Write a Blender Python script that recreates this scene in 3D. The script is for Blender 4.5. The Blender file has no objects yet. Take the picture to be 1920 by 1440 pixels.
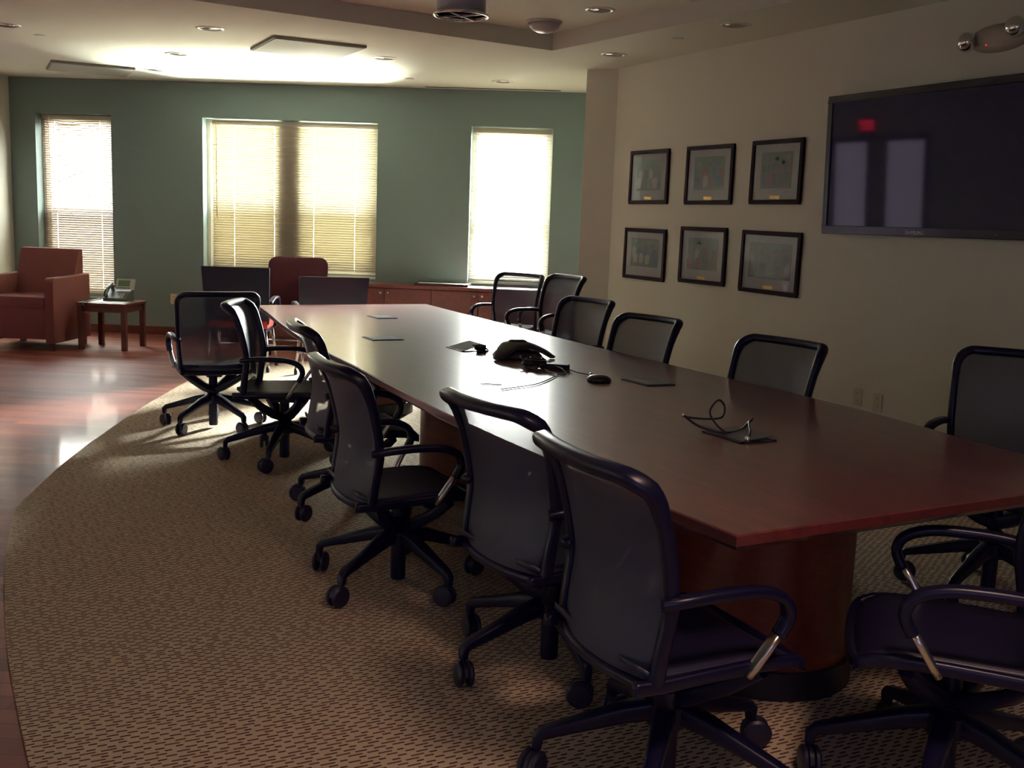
import bpy, bmesh, math, random
from math import sin, cos, pi, radians, atan2, hypot
from mathutils import Vector, Matrix
from mathutils.geometry import tessellate_polygon
random.seed(7)
SC = bpy.context.scene
COL = SC.collection

# ---------------------------------------------------------------- materials
def nt(m):
    m.use_nodes = True
    return m.node_tree, m.node_tree.nodes, m.node_tree.links

def pmat(name, col, rough=.5, metal=0., spec=.5, noise=0., nscale=20., bump=0., bscale=200., coat=0., emis=None, estr=0.):
    m = bpy.data.materials.new(name); t, N, L = nt(m)
    b = N['Principled BSDF']
    b.inputs['Base Color'].default_value = (*col, 1)
    b.inputs['Roughness'].default_value = rough
    b.inputs['Metallic'].default_value = metal
    b.inputs['Specular IOR Level'].default_value = spec
    b.inputs['Coat Weight'].default_value = coat
    if emis:
        b.inputs['Emission Color'].default_value = (*emis, 1); b.inputs['Emission Strength'].default_value = estr
    tc = N.new('ShaderNodeTexCoord')
    if noise:
        n = N.new('ShaderNodeTexNoise'); n.inputs['Scale'].default_value = nscale; n.inputs['Detail'].default_value = 4
        L.new(tc.outputs['Object'], n.inputs['Vector'])
        mx = N.new('ShaderNodeMix'); mx.data_type = 'RGBA'
        mx.inputs[6].default_value = (*[c*(1-noise) for c in col], 1); mx.inputs[7].default_value = (*[min(1, c*(1+noise)) for c in col], 1)
        L.new(n.outputs['Fac'], mx.inputs[0]); L.new(mx.outputs[2], b.inputs['Base Color'])
    if bump:
        n = N.new('ShaderNodeTexNoise'); n.inputs['Scale'].default_value = bscale; n.inputs['Detail'].default_value = 3
        L.new(tc.outputs['Object'], n.inputs['Vector'])
        bp = N.new('ShaderNodeBump'); bp.inputs['Strength'].default_value = bump; bp.inputs['Distance'].default_value = .002
        L.new(n.outputs['Fac'], bp.inputs['Height']); L.new(bp.outputs['Normal'], b.inputs['Normal'])
    return m

def math_node(N, L, op, a, b=None, c=None):
    n = N.new('ShaderNodeMath'); n.operation = op
    for i, v in enumerate((a, b, c)):
        if v is None: continue
        if isinstance(v, (int, float)): n.inputs[i].default_value = v
        else: L.new(v, n.inputs[i])
    return n.outputs[0]

def wood_mat(name, c1, c2, rough=.3, scale=1., coat=0., spec=.5, rot=0.):
    m = bpy.data.materials.new(name); t, N, L = nt(m); b = N['Principled BSDF']
    tc = N.new('ShaderNodeTexCoord'); mp = N.new('ShaderNodeMapping')
    mp.inputs['Scale'].default_value = (14*scale, 1.2*scale, 14*scale); mp.inputs['Rotation'].default_value = (0, 0, rot)
    L.new(tc.outputs['Object'], mp.inputs['Vector'])
    n = N.new('ShaderNodeTexNoise'); n.inputs['Scale'].default_value = 2.5; n.inputs['Detail'].default_value = 8; n.inputs['Distortion'].default_value = .6
    L.new(mp.outputs[0], n.inputs['Vector'])
    r = N.new('ShaderNodeValToRGB'); r.color_ramp.elements[0].position = .3; r.color_ramp.elements[1].position = .72
    r.color_ramp.elements[0].color = (*c1, 1); r.color_ramp.elements[1].color = (*c2, 1)
    L.new(n.outputs['Fac'], r.inputs['Fac']); L.new(r.outputs['Color'], b.inputs['Base Color'])
    b.inputs['Roughness'].default_value = rough; b.inputs['Specular IOR Level'].default_value = spec
    b.inputs['Coat Weight'].default_value = coat; b.inputs['Coat Roughness'].default_value = .18
    return m

def floor_mat():
    m = bpy.data.materials.new('cherry_plank_floor'); t, N, L = nt(m); b = N['Principled BSDF']
    tc = N.new('ShaderNodeTexCoord'); mp = N.new('ShaderNodeMapping'); mp.inputs['Rotation'].default_value = (0, 0, radians(30.6))
    L.new(tc.outputs['Object'], mp.inputs['Vector'])
    br = N.new('ShaderNodeTexBrick'); br.inputs['Scale'].default_value = 1.
    br.inputs['Brick Width'].default_value = 1.1; br.inputs['Row Height'].default_value = .085
    br.inputs['Mortar Size'].default_value = .0012; br.inputs['Bias'].default_value = 0.
    br.inputs['Color1'].default_value = (.15, .036, .028, 1); br.inputs['Color2'].default_value = (.31, .088, .058, 1)
    br.inputs['Mortar'].default_value = (.03, .008, .008, 1)
    L.new(mp.outputs[0], br.inputs['Vector'])
    mp2 = N.new('ShaderNodeMapping'); mp2.inputs['Scale'].default_value = (1.5, 22, 1); L.new(mp.outputs[0], mp2.inputs['Vector'])
    n = N.new('ShaderNodeTexNoise'); n.inputs['Scale'].default_value = 2; n.inputs['Detail'].default_value = 7; L.new(mp2.outputs[0], n.inputs['Vector'])
    mr = N.new('ShaderNodeMapRange'); mr.inputs['To Min'].default_value = .72; mr.inputs['To Max'].default_value = 1.25; L.new(n.outputs['Fac'], mr.inputs['Value'])
    mx = N.new('ShaderNodeMix'); mx.data_type = 'RGBA'; mx.blend_type = 'MULTIPLY'; mx.inputs[0].default_value = 1
    L.new(br.outputs['Color'], mx.inputs[6]); L.new(mr.outputs[0], mx.inputs[7]); L.new(mx.outputs[2], b.inputs['Base Color'])
    b.inputs['Roughness'].default_value = .5; b.inputs['Specular IOR Level'].default_value = .25; b.inputs['Coat Weight'].default_value = .30; b.inputs['Coat Roughness'].default_value = .07
    bp = N.new('ShaderNodeBump'); bp.inputs['Strength'].default_value = .12; bp.inputs['Distance'].default_value = .002
    L.new(n.outputs['Fac'], bp.inputs['Height']); L.new(bp.outputs['Normal'], b.inputs['Normal']); L.new(bp.outputs['Normal'], b.inputs['Coat Normal'])
    return m

def carpet_mat():
    m = bpy.data.materials.new('woven_dash_carpet'); t, N, L = nt(m); b = N['Principled BSDF']
    tc = N.new('ShaderNodeTexCoord'); sp = N.new('ShaderNodeSeparateXYZ'); L.new(tc.outputs['Object'], sp.inputs[0])
    x, y = sp.outputs[0], sp.outputs[1]
    wob = N.new('ShaderNodeTexNoise'); wob.inputs['Scale'].default_value = 6; L.new(tc.outputs['Object'], wob.inputs['Vector'])
    y2 = math_node(N, L, 'ADD', y, math_node(N, L, 'MULTIPLY', wob.outputs['Fac'], .004))
    row = math_node(N, L, 'DIVIDE', y2, .0165)
    rf = math_node(N, L, 'FLOOR', row); rv = math_node(N, L, 'SUBTRACT', row, rf)
    wn = N.new('ShaderNodeTexWhiteNoise'); wn.noise_dimensions = '1D'; L.new(rf, wn.inputs['W'])
    cu = math_node(N, L, 'ADD', math_node(N, L, 'DIVIDE', x, .056), math_node(N, L, 'ADD', math_node(N, L, 'MULTIPLY', rf, .5), math_node(N, L, 'MULTIPLY', wn.outputs['Value'], .22)))
    cf = math_node(N, L, 'FLOOR', cu); cv = math_node(N, L, 'SUBTRACT', cu, cf)
    cb = N.new('ShaderNodeCombineXYZ'); L.new(rf, cb.inputs[0]); L.new(cf, cb.inputs[1])
    w2 = N.new('ShaderNodeTexWhiteNoise'); w2.noise_dimensions = '2D'; L.new(cb.outputs[0], w2.inputs['Vector'])
    ln = math_node(N, L, 'ADD', math_node(N, L, 'MULTIPLY', w2.outputs['Value'], .45), .35)
    dash = math_node(N, L, 'MULTIPLY', math_node(N, L, 'LESS_THAN', cv, ln), math_node(N, L, 'LESS_THAN', rv, .42))
    nz = N.new('ShaderNodeTexNoise'); nz.inputs['Scale'].default_value = 260; nz.inputs['Detail'].default_value = 2; L.new(tc.outputs['Object'], nz.inputs['Vector'])
    base = N.new('ShaderNodeMix'); base.data_type = 'RGBA'
    base.inputs[6].default_value = (.47, .37, .26, 1); base.inputs[7].default_value = (.70, .58, .42, 1); L.new(nz.outputs['Fac'], base.inputs[0])
    dk = N.new('ShaderNodeMix'); dk.data_type = 'RGBA'
    dk.inputs[6].default_value = (.060, .034, .042, 1); dk.inputs[7].default_value = (.15, .07, .06, 1); L.new(w2.outputs['Value'], dk.inputs[0])
    mx = N.new('ShaderNodeMix'); mx.data_type = 'RGBA'; L.new(dash, mx.inputs[0]); L.new(base.outputs[2], mx.inputs[6]); L.new(dk.outputs[2], mx.inputs[7])
    L.new(mx.outputs[2], b.inputs['Base Color']); b.inputs['Roughness'].default_value = .95; b.inputs['Specular IOR Level'].default_value = .1
    bp = N.new('ShaderNodeBump'); bp.inputs['Strength'].default_value = .5; bp.inputs['Distance'].default_value = .004
    L.new(nz.outputs['Fac'], bp.inputs['Height']); L.new(bp.outputs['Normal'], b.inputs['Normal'])
    return m

def mesh_fabric(name, col, see):
    m = bpy.data.materials.new(name); t, N, L = nt(m); b = N['Principled BSDF']
    b.inputs['Base Color'].default_value = (*col, 1); b.inputs['Roughness'].default_value = .42; b.inputs['Specular IOR Level'].default_value = .5
    tc = N.new('ShaderNodeTexCoord'); wv = N.new('ShaderNodeTexWave'); wv.inputs['Scale'].default_value = 160; wv.bands_direction = 'X'
    L.new(tc.outputs['Object'], wv.inputs['Vector'])
    bp = N.new('ShaderNodeBump'); bp.inputs['Strength'].default_value = .3; bp.inputs['Distance'].default_value = .001
    L.new(wv.outputs['Fac'], bp.inputs['Height']); L.new(bp.outputs['Normal'], b.inputs['Normal'])
    tr = N.new('ShaderNodeBsdfTransparent'); mx = N.new('ShaderNodeMixShader'); mx.inputs[0].default_value = see
    L.new(b.outputs[0], mx.inputs[1]); L.new(tr.outputs[0], mx.inputs[2]); L.new(mx.outputs[0], N['Material Output'].inputs['Surface'])
    return m

def slat_mat(name, col, trans):
    m = bpy.data.materials.new(name); t, N, L = nt(m); b = N['Principled BSDF']
    tc = N.new('ShaderNodeTexCoord'); nz = N.new('ShaderNodeTexNoise'); nz.inputs['Scale'].default_value = 9; L.new(tc.outputs['Object'], nz.inputs['Vector'])
    mr = N.new('ShaderNodeMix'); mr.data_type = 'RGBA'; mr.inputs[6].default_value = (*[c*.93 for c in col], 1); mr.inputs[7].default_value = (*col, 1)
    L.new(nz.outputs['Fac'], mr.inputs[0]); L.new(mr.outputs[2], b.inputs['Base Color']); b.inputs['Roughness'].default_value = .45
    tl = N.new('ShaderNodeBsdfTranslucent'); L.new(mr.outputs[2], tl.inputs['Color'])
    mx = N.new('ShaderNodeMixShader'); mx.inputs[0].default_value = trans
    L.new(b.outputs[0], mx.inputs[1]); L.new(tl.outputs[0], mx.inputs[2]); L.new(mx.outputs[0], N['Material Output'].inputs['Surface'])
    return m

def thin_mat(name, col, through, gloss=True):
    m = bpy.data.materials.new(name); t, N, L = nt(m)
    tr = N.new('ShaderNodeBsdfTransparent'); tr.inputs['Color'].default_value = (*col, 1)
    g = N.new('ShaderNodeBsdfGlossy') if gloss else N.new('ShaderNodeBsdfDiffuse')
    if gloss: g.inputs['Roughness'].default_value = .02
    else: g.inputs['Color'].default_value = (.02, .02, .02, 1)
    mx = N.new('ShaderNodeMixShader'); mx.inputs[0].default_value = through
    L.new(g.outputs[0], mx.inputs[1]); L.new(tr.outputs[0], mx.inputs[2]); L.new(mx.outputs[0], N['Material Output'].inputs['Surface'])
    return m

M = {}
M['green'] = pmat('sage_green_paint', (.158, .215, .200), .6, noise=.04, nscale=3, bump=.15)
M['cream'] = pmat('cream_paint', (.64, .64, .54), .75, noise=.03, nscale=2, bump=.25, bscale=260)
M['ceil'] = pmat('ceiling_paint', (.67, .69, .60), .85, noise=.02, nscale=2, bump=.1)
M['floor'] = floor_mat(); M['carpet'] = carpet_mat()
M['white_trim'] = pmat('white_window_trim', (.75, .75, .70), .4, noise=.03)
M['dark_trim'] = pmat('bronze_window_mullion', (.05, .045, .04), .5, noise=.05)
M['base'] = wood_mat('dark_cherry_base', (.06, .014, .010), (.12, .03, .02), .35)
M['glass'] = thin_mat('window_glass', (1, 1, 1), .95)
M['screen'] = thin_mat('insect_screen', (.62, .60, .55), .62, False)
M['slat_tan'] = slat_mat('tan_slats', (.60, .56, .43), .011)
M['slat_white'] = slat_mat('ivory_slats', (.62, .58, .46), .20)
M['slat_ivory_dim'] = slat_mat('ivory_slats_painted_shade', (.36, .30, .24), .03)  # ivory darkened to taupe: shade of the slats put into their colour
M['cord'] = pmat('ladder_cord', (.8, .76, .62), .8, noise=.05)
M['black'] = pmat('black_frame_plastic', (.0055, .0048, .028), .32, noise=.15, nscale=30, spec=.35)  # navy in the chair blacks stands in for blue-tinted shadow
M['base_black'] = pmat('black_base_enamel', (.0050, .0044, .028), .40, noise=.15, nscale=30, spec=.3)
M['caster'] = pmat('caster_rubber', (.012, .010, .036), .45, noise=.2, nscale=40)
M['mesh'] = mesh_fabric('grey_mesh_fabric', (.042, .045, .092), .16)  # both meshes carry the bluish shadow tint in their base colour
M['seatmesh'] = mesh_fabric('dark_seat_mesh', (.012, .010, .042), .04)
M['silver'] = pmat('polished_aluminium', (.62, .60, .56), .28, 1., noise=.05)
M['chrome'] = pmat('chrome', (.75, .75, .75), .12, 1., noise=.03)
M['table'] = wood_mat('cherry_table_veneer', (.090, .017, .019), (.160, .030, .029), .34, .8, coat=.85, spec=.65)
M['ped'] = wood_mat('cherry_pedestal_veneer', (.12, .020, .014), (.19, .036, .022), .35, .8)
M['plinth'] = pmat('black_plinth', (.010, .008, .02), .5, noise=.1)
M['cred'] = wood_mat('red_cherry_cabinet', (.10, .022, .018), (.18, .042, .03), .35, .8, coat=.15)
M['knob'] = pmat('nickel_knob', (.5, .48, .45), .3, .9, noise=.04)
M['velour'] = pmat('rust_velour', (.17, .058, .050), .9, noise=.12, nscale=60, bump=.3, bscale=300, spec=.15)
M['red_fabric'] = pmat('burgundy_fabric', (.055, .012, .018), .85, noise=.15, nscale=80, bump=.3, bscale=300, spec=.2)
M['red_seat'] = pmat('scarlet_seat_fabric', (.34, .04, .03), .8, noise=.12, nscale=80, bump=.3, bscale=300, spec=.2)
M['shell'] = pmat('black_laminate_shell', (.008, .010, .030), .32, noise=.1, nscale=8, spec=.3)
M['tvframe'] = pmat('glossy_black_bezel', (.006, .005, .022), .18, noise=.1, nscale=20)
M['tvscreen'] = pmat('dark_glass_screen', (.007, .006, .050), .045, noise=.06, nscale=5, spec=.42)  # blue mixed into the dark glass imitates the bluish shadow cast
M['letter'] = pmat('silver_lettering', (.6, .6, .6), .4, .3, noise=.03)
M['pframe'] = wood_mat('espresso_frame', (.012, .005, .012), (.024, .009, .018), .6, spec=.08)
M['mat_board'] = pmat('grey_blue_mat_board', (.40, .43, .44), .8, noise=.03)
M['plate'] = pmat('brass_plate', (.62, .40, .10), .35, .6, noise=.08)
M['fix'] = pmat('emergency_housing', (.42, .38, .32), .5, noise=.03)
M['redled'] = pmat('red_led', (.5, .01, .02), .4, emis=(1, .03, .05), estr=1.0)
M['exit'] = pmat('exit_red', (.5, .01, .02), .4, emis=(1, .015, .05), estr=5.)
M['exitbox'] = pmat('exit_housing', (.5, .48, .44), .5, noise=.03)
M['frost'] = pmat('glowing_frosted_glass', (.6, .56, .6), .5, emis=(.80, .68, .92), estr=.8)  # pane emission stands in for light coming through the glass
M['grille'] = pmat('grey_ceiling_panel', (.25, .25, .22), .7, noise=.04, nscale=40)
M['gapdark'] = pmat('dark_vent_slot', (.03, .03, .03), .8, noise=.05)  # flat dark colour of the ceiling slot vent
M['ring'] = pmat('downlight_trim', (.55, .53, .48), .35, .3, noise=.04)
M['refl'] = pmat('downlight_reflector', (.55, .53, .50), .2, 1., noise=.05)
M['bulb'] = pmat('unlit_bulb', (.8, .8, .78), .3, noise=.02)
M['outlet'] = pmat('almond_outlet', (.62, .52, .30), .5, noise=.03)
M['outlet_w'] = pmat('white_outlet', (.55, .50, .42), .5, noise=.03)
M['slot'] = pmat('outlet_slot', (.02, .02, .02), .6, noise=.05)
M['phone'] = pmat('charcoal_phone_plastic', (.05, .055, .05), .5, noise=.08)
M['phone_l'] = pmat('silver_phone_trim', (.45, .47, .42), .4, noise=.03)
M['lcd'] = pmat('green_lcd', (.11, .19, .10), .3, noise=.05)
M['paper'] = pmat('white_paper', (.85, .85, .85), .7, noise=.02)
M['cable'] = pmat('black_cable', (.012, .010, .02), .45, noise=.1)
M['conf'] = pmat('charcoal_speakerphone', (.035, .033, .040), .5, noise=.1, nscale=60, bump=.2)
M['hatch'] = pmat('black_hatch_frame', (.015, .014, .024), .35, noise=.1)
M['lid'] = pmat('smoked_hatch_lid', (.045, .048, .075), .32, 0., noise=.08)
M['pend'] = pmat('pendant_steel', (.22, .20, .25), .4, .4, noise=.1)
M['pend_l'] = pmat('pendant_glass_drum', (.42, .40, .46), .4, noise=.06)
M['dome'] = pmat('dome_plastic', (.42, .40, .42), .3, noise=.03)
M['tray'] = pmat('dark_tray', (.03, .012, .012), .25, noise=.1)
M['sunny'] = pmat('pale_gravel_outside', (.6, .58, .5), .9, noise=.1)

# ---------------------------------------------------------------- mesh helpers
FLIP = [False]
class MB:
    def __init__(s): s.v = []; s.f = []; s.mi = []; s.m = 0
    def add(s, vs, fs):
        o = len(s.v); s.v += [tuple(v) for v in vs]
        for f in fs: s.f.append([i+o for i in f]); s.mi.append(s.m)
        return s
    def box(s, x0, x1, y0, y1, z0, z1, T=None):
        vs = [Vector((x, y, z)) for z in (z0, z1) for x, y in ((x0, y0), (x1, y0), (x1, y1), (x0, y1))]
        if T: vs = [T @ v for v in vs]
        return s.add(vs, [(3, 2, 1, 0), (4, 5, 6, 7), (0, 1, 5, 4), (1, 2, 6, 5), (2, 3, 7, 6), (3, 0, 4, 7)])
    def prism(s, pts, z0, z1, T=None):
        n = len(pts); vs = [Vector((p[0], p[1], z)) for z in (z0, z1) for p in pts]
        if T: vs = [T @ v for v in vs]
        return s.add(vs, [list(range(n))[::-1], [n+i for i in range(n)]] + [(i, (i+1) % n, n+(i+1) % n, n+i) for i in range(n)])
    def lathe(s, prof, n=24, T=None, c=(0, 0)):
        vs = []
        for r, z in prof:
            for k in range(n):
                a = 2*pi*k/n; vs.append(Vector((c[0]+r*cos(a), c[1]+r*sin(a), z)))
        if T: vs = [T @ v for v in vs]
        fs = []
        for j in range(len(prof)-1):
            for k in range(n):
                k2 = (k+1) % n; fs.append((j*n+k, j*n+k2, (j+1)*n+k2, (j+1)*n+k))
        if prof[0][0] > 1e-6: fs.append([k for k in range(n)][::-1])
        if prof[-1][0] > 1e-6: fs.append([(len(prof)-1)*n+k for k in range(n)])
        return s.add(vs, fs)
    def sweep(s, path, sec, up=(0, 0, 1), closed=False, scale=None):
        P = [Vector(p) for p in path]; n = len(P); k = len(sec); vs = []; U = Vector(up)
        for i, p in enumerate(P):
            a = P[(i-1) % n] if (closed or i > 0) else p
            b = P[(i+1) % n] if (closed or i < n-1) else p
            t = (b-a).normalized(); u = U if not callable(up) else Vector(up(i))
            sd = t.cross(u)
            if sd.length < 1e-4: sd = t.cross(Vector((1, 0, 0)))
            sd.normalize(); w = sd.cross(t).normalized(); q = scale[i] if scale else 1
            for c in sec: vs.append(p+sd*c[0]*q+w*c[1]*q)
        fs = []
        for i in range(n if closed else n-1):
            j = (i+1) % n
            for c in range(k):
                d = (c+1) % k; fs.append((i*k+c, i*k+d, j*k+d, j*k+c))
        if not closed: fs += [list(range(k))[::-1], [(n-1)*k+c for c in range(k)]]
        return s.add(vs, fs)
    def grid(s, fn, nu, nv, thick=0., flip=False):
        vs = [Vector(fn(i/nu, j/nv)) for j in range(nv+1) for i in range(nu+1)]
        fs = [(j*(nu+1)+i, j*(nu+1)+i+1, (j+1)*(nu+1)+i+1, (j+1)*(nu+1)+i) for j in range(nv) for i in range(nu)]
        return s.add(vs, fs)
    def build(s, name, mat, parent=None, smooth=False, bevel=0., loc=None, auto=None):
        if FLIP[0]: s.v = [(v[0], -v[1], v[2]) for v in s.v]
        me = bpy.data.meshes.new(name); me.from_pydata(s.v, [], s.f)
        mats = mat if isinstance(mat, (list, tuple)) else [mat]
        for m in mats: me.materials.append(m)
        for i, p in enumerate(me.polygons): p.material_index = s.mi[i]; p.use_smooth = smooth or bool(auto)
        bm = bmesh.new(); bm.from_mesh(me)
        bmesh.ops.recalc_face_normals(bm, faces=bm.faces)
        if bevel:
            bmesh.ops.remove_doubles(bm, verts=bm.verts, dist=1e-6)
            ed = [e for e in bm.edges if len(e.link_faces) == 2 and e.calc_face_angle(0) > .6]
            bmesh.ops.bevel(bm, geom=ed, offset=bevel, segments=2, profile=.6, affect='EDGES', clamp_overlap=True)
        bm.to_mesh(me); bm.free()
        if auto:
            me.set_sharp_from_angle(angle=radians(auto))
        o = bpy.data.objects.new(name, me); COL.objects.link(o)
        if parent: o.parent = parent
        if loc: o.location = loc
        return o

def circ(r, n=10, ry=None): return [(r*cos(2*pi*k/n), (ry or r)*sin(2*pi*k/n)) for k in range(n)]
def rrect(w, h, r, n=3):
    out = []
    for cx, cy, a0 in ((w/2-r, h/2-r, 0), (-w/2+r, h/2-r, 90), (-w/2+r, -h/2+r, 180), (w/2-r, -h/2+r, 270)):
        for k in range(n+1):
            a = radians(a0+90*k/n); out.append((cx+r*cos(a), cy+r*sin(a)))
    return out
def smoothp(pts, sub=6, closed=False):
    P = [Vector(p) for p in pts]; n = len(P); out = []
    for i in range(n if closed else n-1):
        if closed: a, b, c, d = P[(i-1) % n], P[i], P[(i+1) % n], P[(i+2) % n]
        else: a, b, c, d = P[max(i-1, 0)], P[i], P[i+1], P[min(i+2, n-1)]
        for k in range(sub):
            t = k/sub
            out.append(.5*((2*b)+(c-a)*t+(2*a-5*b+4*c-d)*t*t+(3*b-a-3*c+d)*t**3))
    if not closed: out.append(P[-1])
    return out

def empty(name, loc, rz=0, label=None, cat=None, group=None, kind=None):
    o = bpy.data.objects.new(name, None); COL.objects.link(o); o.location = loc; o.rotation_euler = (0, 0, rz); o.empty_display_size = .1
    return tag(o, label, cat, group, kind)
def tag(o, label=None, cat=None, group=None, kind=None):
    if label: o['label'] = label
    if cat: o['category'] = cat
    if group: o['group'] = group
    if kind: o['kind'] = kind
    return o
def struct(o, label, cat):
    return tag(o, label, cat, kind='structure')
def copy_tree(o, parent=None):
    c = o.copy(); COL.objects.link(c); c.parent = parent
    for ch in [x for x in KIDS.get(o.name, [])]:
        copy_tree(ch, c)
    return c
KIDS = {}
def index_kids():
    KIDS.clear()
    for o in COL.objects:
        if o.parent: KIDS.setdefault(o.parent.name, []).append(o)

# ---------------------------------------------------------------- room frame
P0 = Vector((.51, 14.23, 0)); EV = Vector((.8607, -.5090, 0)); NV = Vector((-.509, -.8607, 0))
G = Matrix(((EV.x, NV.x, 0, P0.x), (EV.y, NV.y, 0, P0.y), (0, 0, 1, 0), (0, 0, 0, 1)))   # (s, off, z) -> world
GANG = atan2(EV.y, EV.x)
def gw(s, off, z=0.): return G @ Vector((s, off, z))
HC = 3.0                                             # soffit height
XR = 5.65                                            # wall with the pictures
OPEN = [(.31, 1.235, .42, 2.59), (2.34, 4.43, .77, 2.59), (5.53, 6.48, .77, 2.59)]
TRAY = [(4.63, 8.39), (1.6, 8.14), (-.6, 8.0), (-.6, -1.2), (5.25, -1.2), (5.05, 3.4), (4.90, 5.56)]

pts_out = [gw(0, 0), gw(7.6, 0), Vector((7.3, 10.2, 0)), Vector((5.44, 9.14, 0)), Vector((XR, 8.90, 0)), Vector((XR, -2.6, 0)), Vector((-3.6, -2.6, 0)), Vector((-3.6, gw(0, 7.6).y, 0)), gw(0, 7.6)]

# floor
b = MB(); b.add([(p.x, p.y, 0) for p in pts_out], [list(range(len(pts_out)))])
struct(b.build('floor', M['floor']), 'glossy dark cherry plank floor around the carpet', 'floor')
# carpet inset with its curved edge
arc = [(.10, 2.85), (.078, 3.4), (.07, 3.95), (.095, 4.82), (.165, 5.59), (.255, 5.94), (.46, 6.585), (.794, 7.47), (1.344, 8.77), (2.014, 9.987), (3.09, 10.55), (4.3, 10.75), (5.3, 10.6)]
arc = [tuple(v[:2]) for v in smoothp([(*p, 0) for p in arc], 6)]
poly = [(.40, .6), (.18, 1.8)] + arc + [(5.44, 9.14), (5.65, 8.9), (5.65, -1.5), (.9, -1.5)]
b = MB(); b.prism(poly, .001, .007)
struct(b.build('carpet', M['carpet']), 'beige carpet with dark woven dashes and a curved edge', 'carpet')

# ceiling with tray recess and downlight holes
DL = [(.368, 10.244), (1.86, 9.257), (1.883, 10.935), (1.887, 12.334), (3.612, 11.499), (3.600, 9.817), (5.219, 10.546), (5.161, 8.215), (5.123, 6.491)]
TZ = HC+.145
def ring_pts(cx, cy, r, z, n=20): return [Vector((cx+r*cos(2*pi*k/n), cy+r*sin(2*pi*k/n), z)) for k in range(n)]
b = MB()
loops = [[Vector((p.x, p.y, HC)) for p in pts_out], [Vector((x, y, HC)) for x, y in TRAY]] + [ring_pts(x, y, .088, HC) for x, y in DL]
flat = [v for l in loops for v in l]
b.add(flat, [list(t) for t in tessellate_polygon(loops)])
n = len(TRAY); b.add([(x, y, z) for z in (HC, TZ) for x, y in TRAY], [(i, (i+1) % n, n+(i+1) % n, n+i) for i in range(n)])
DLT = (4.42, 7.27)
loops = [[Vector((x, y, TZ)) for x, y in TRAY], ring_pts(*DLT, .088, TZ)]
b.add([v for l in loops for v in l], [list(t) for t in tessellate_polygon(loops)])
struct(b.build('ceiling', M['ceil']), 'cream ceiling with a raised rectangular tray', 'ceiling')

def wall(name, a, c, mat, label, z1=HC, flip=1, t=.12):
    a = Vector(a[:2]); c = Vector(c[:2]); d = (c-a).normalized(); nn = Vector((d.y, -d.x))*flip*t
    b = MB(); b.prism([a, c, c+nn, a+nn], -.02, z1+.01)
    return struct(b.build(name, mat), label, 'wall')
wall('wall_right', (XR, -2.6), (XR, 8.90), M['cream'], 'cream wall carrying the pictures and the television')
wall('wall_right_corner', (XR, 8.90), (5.44, 9.14), M['cream'], 'short angled cream wall beside the pictures', t=.1)
wall('wall_alcove', (5.475, 9.165), (7.3, 10.2), M['cream'], 'cream side wall of the window bay', t=.02)
wall('wall_bay_end', (7.3, 10.2), gw(7.6, 0), M['cream'], 'cream end wall of the bay')
wall('wall_lounge', gw(0, 0), gw(0, 7.6), M['cream'], 'cream wall beside the armchair', flip=1)
wall('wall_far_left', gw(0, 7.6), (-3.6, gw(0, 7.6).y), M['cream'], 'cream wall closing the lounge')
wall('wall_left', (-3.6, gw(0, 7.6).y), (-3.6, -2.6), M['cream'], 'cream wall opposite the television')
wall('wall_back', (-3.6, -2.6), (XR, -2.6), M['cream'], 'cream wall behind the viewer')

# green window wall with three openings
ss = sorted({-.1, 7.7, *[o[0] for o in OPEN], *[o[1] for o in OPEN]}); zz = sorted({-.02, HC+.01, *[o[2] for o in OPEN], *[o[3] for o in OPEN]})
DEP = .24
b = MB()
for i in range(len(ss)-1):
    for j in range(len(zz)-1):
        cs, cz = (ss[i]+ss[i+1])/2, (zz[j]+zz[j+1])/2
        if any(o[0] < cs < o[1] and o[2] < cz < o[3] for o in OPEN): continue
        for off in (0, -DEP):
            b.add([gw(ss[i], off, zz[j]), gw(ss[i+1], off, zz[j]), gw(ss[i+1], off, zz[j+1]), gw(ss[i], off, zz[j+1])], [(0, 1, 2, 3)])
for o in OPEN:
    c = [(o[0], o[2]), (o[1], o[2]), (o[1], o[3]), (o[0], o[3])]
    for k in range(4):
        p, q = c[k], c[(k+1) % 4]
        b.add([gw(p[0], 0, p[1]), gw(q[0], 0, q[1]), gw(q[0], -DEP, q[1]), gw(p[0], -DEP, p[1])], [(0, 1, 2, 3)])
struct(b.build('wall_green', M['green']), 'sage green wall with the three windows', 'wall')
# baseboards
b = MB()
for s0, s1 in ((0, 7.5),): b.box(s0, s1, 0, .016, 0, .10, G)
struct(b.build('baseboard_green', M['base']), 'dark wooden baseboard along the green wall', 'baseboard')
b = MB(); b.box(XR-.014, XR, -2.5, 8.88, .006, .10)
struct(b.build('baseboard_right', M['base']), 'dark wooden baseboard along the picture wall', 'baseboard')

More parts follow.
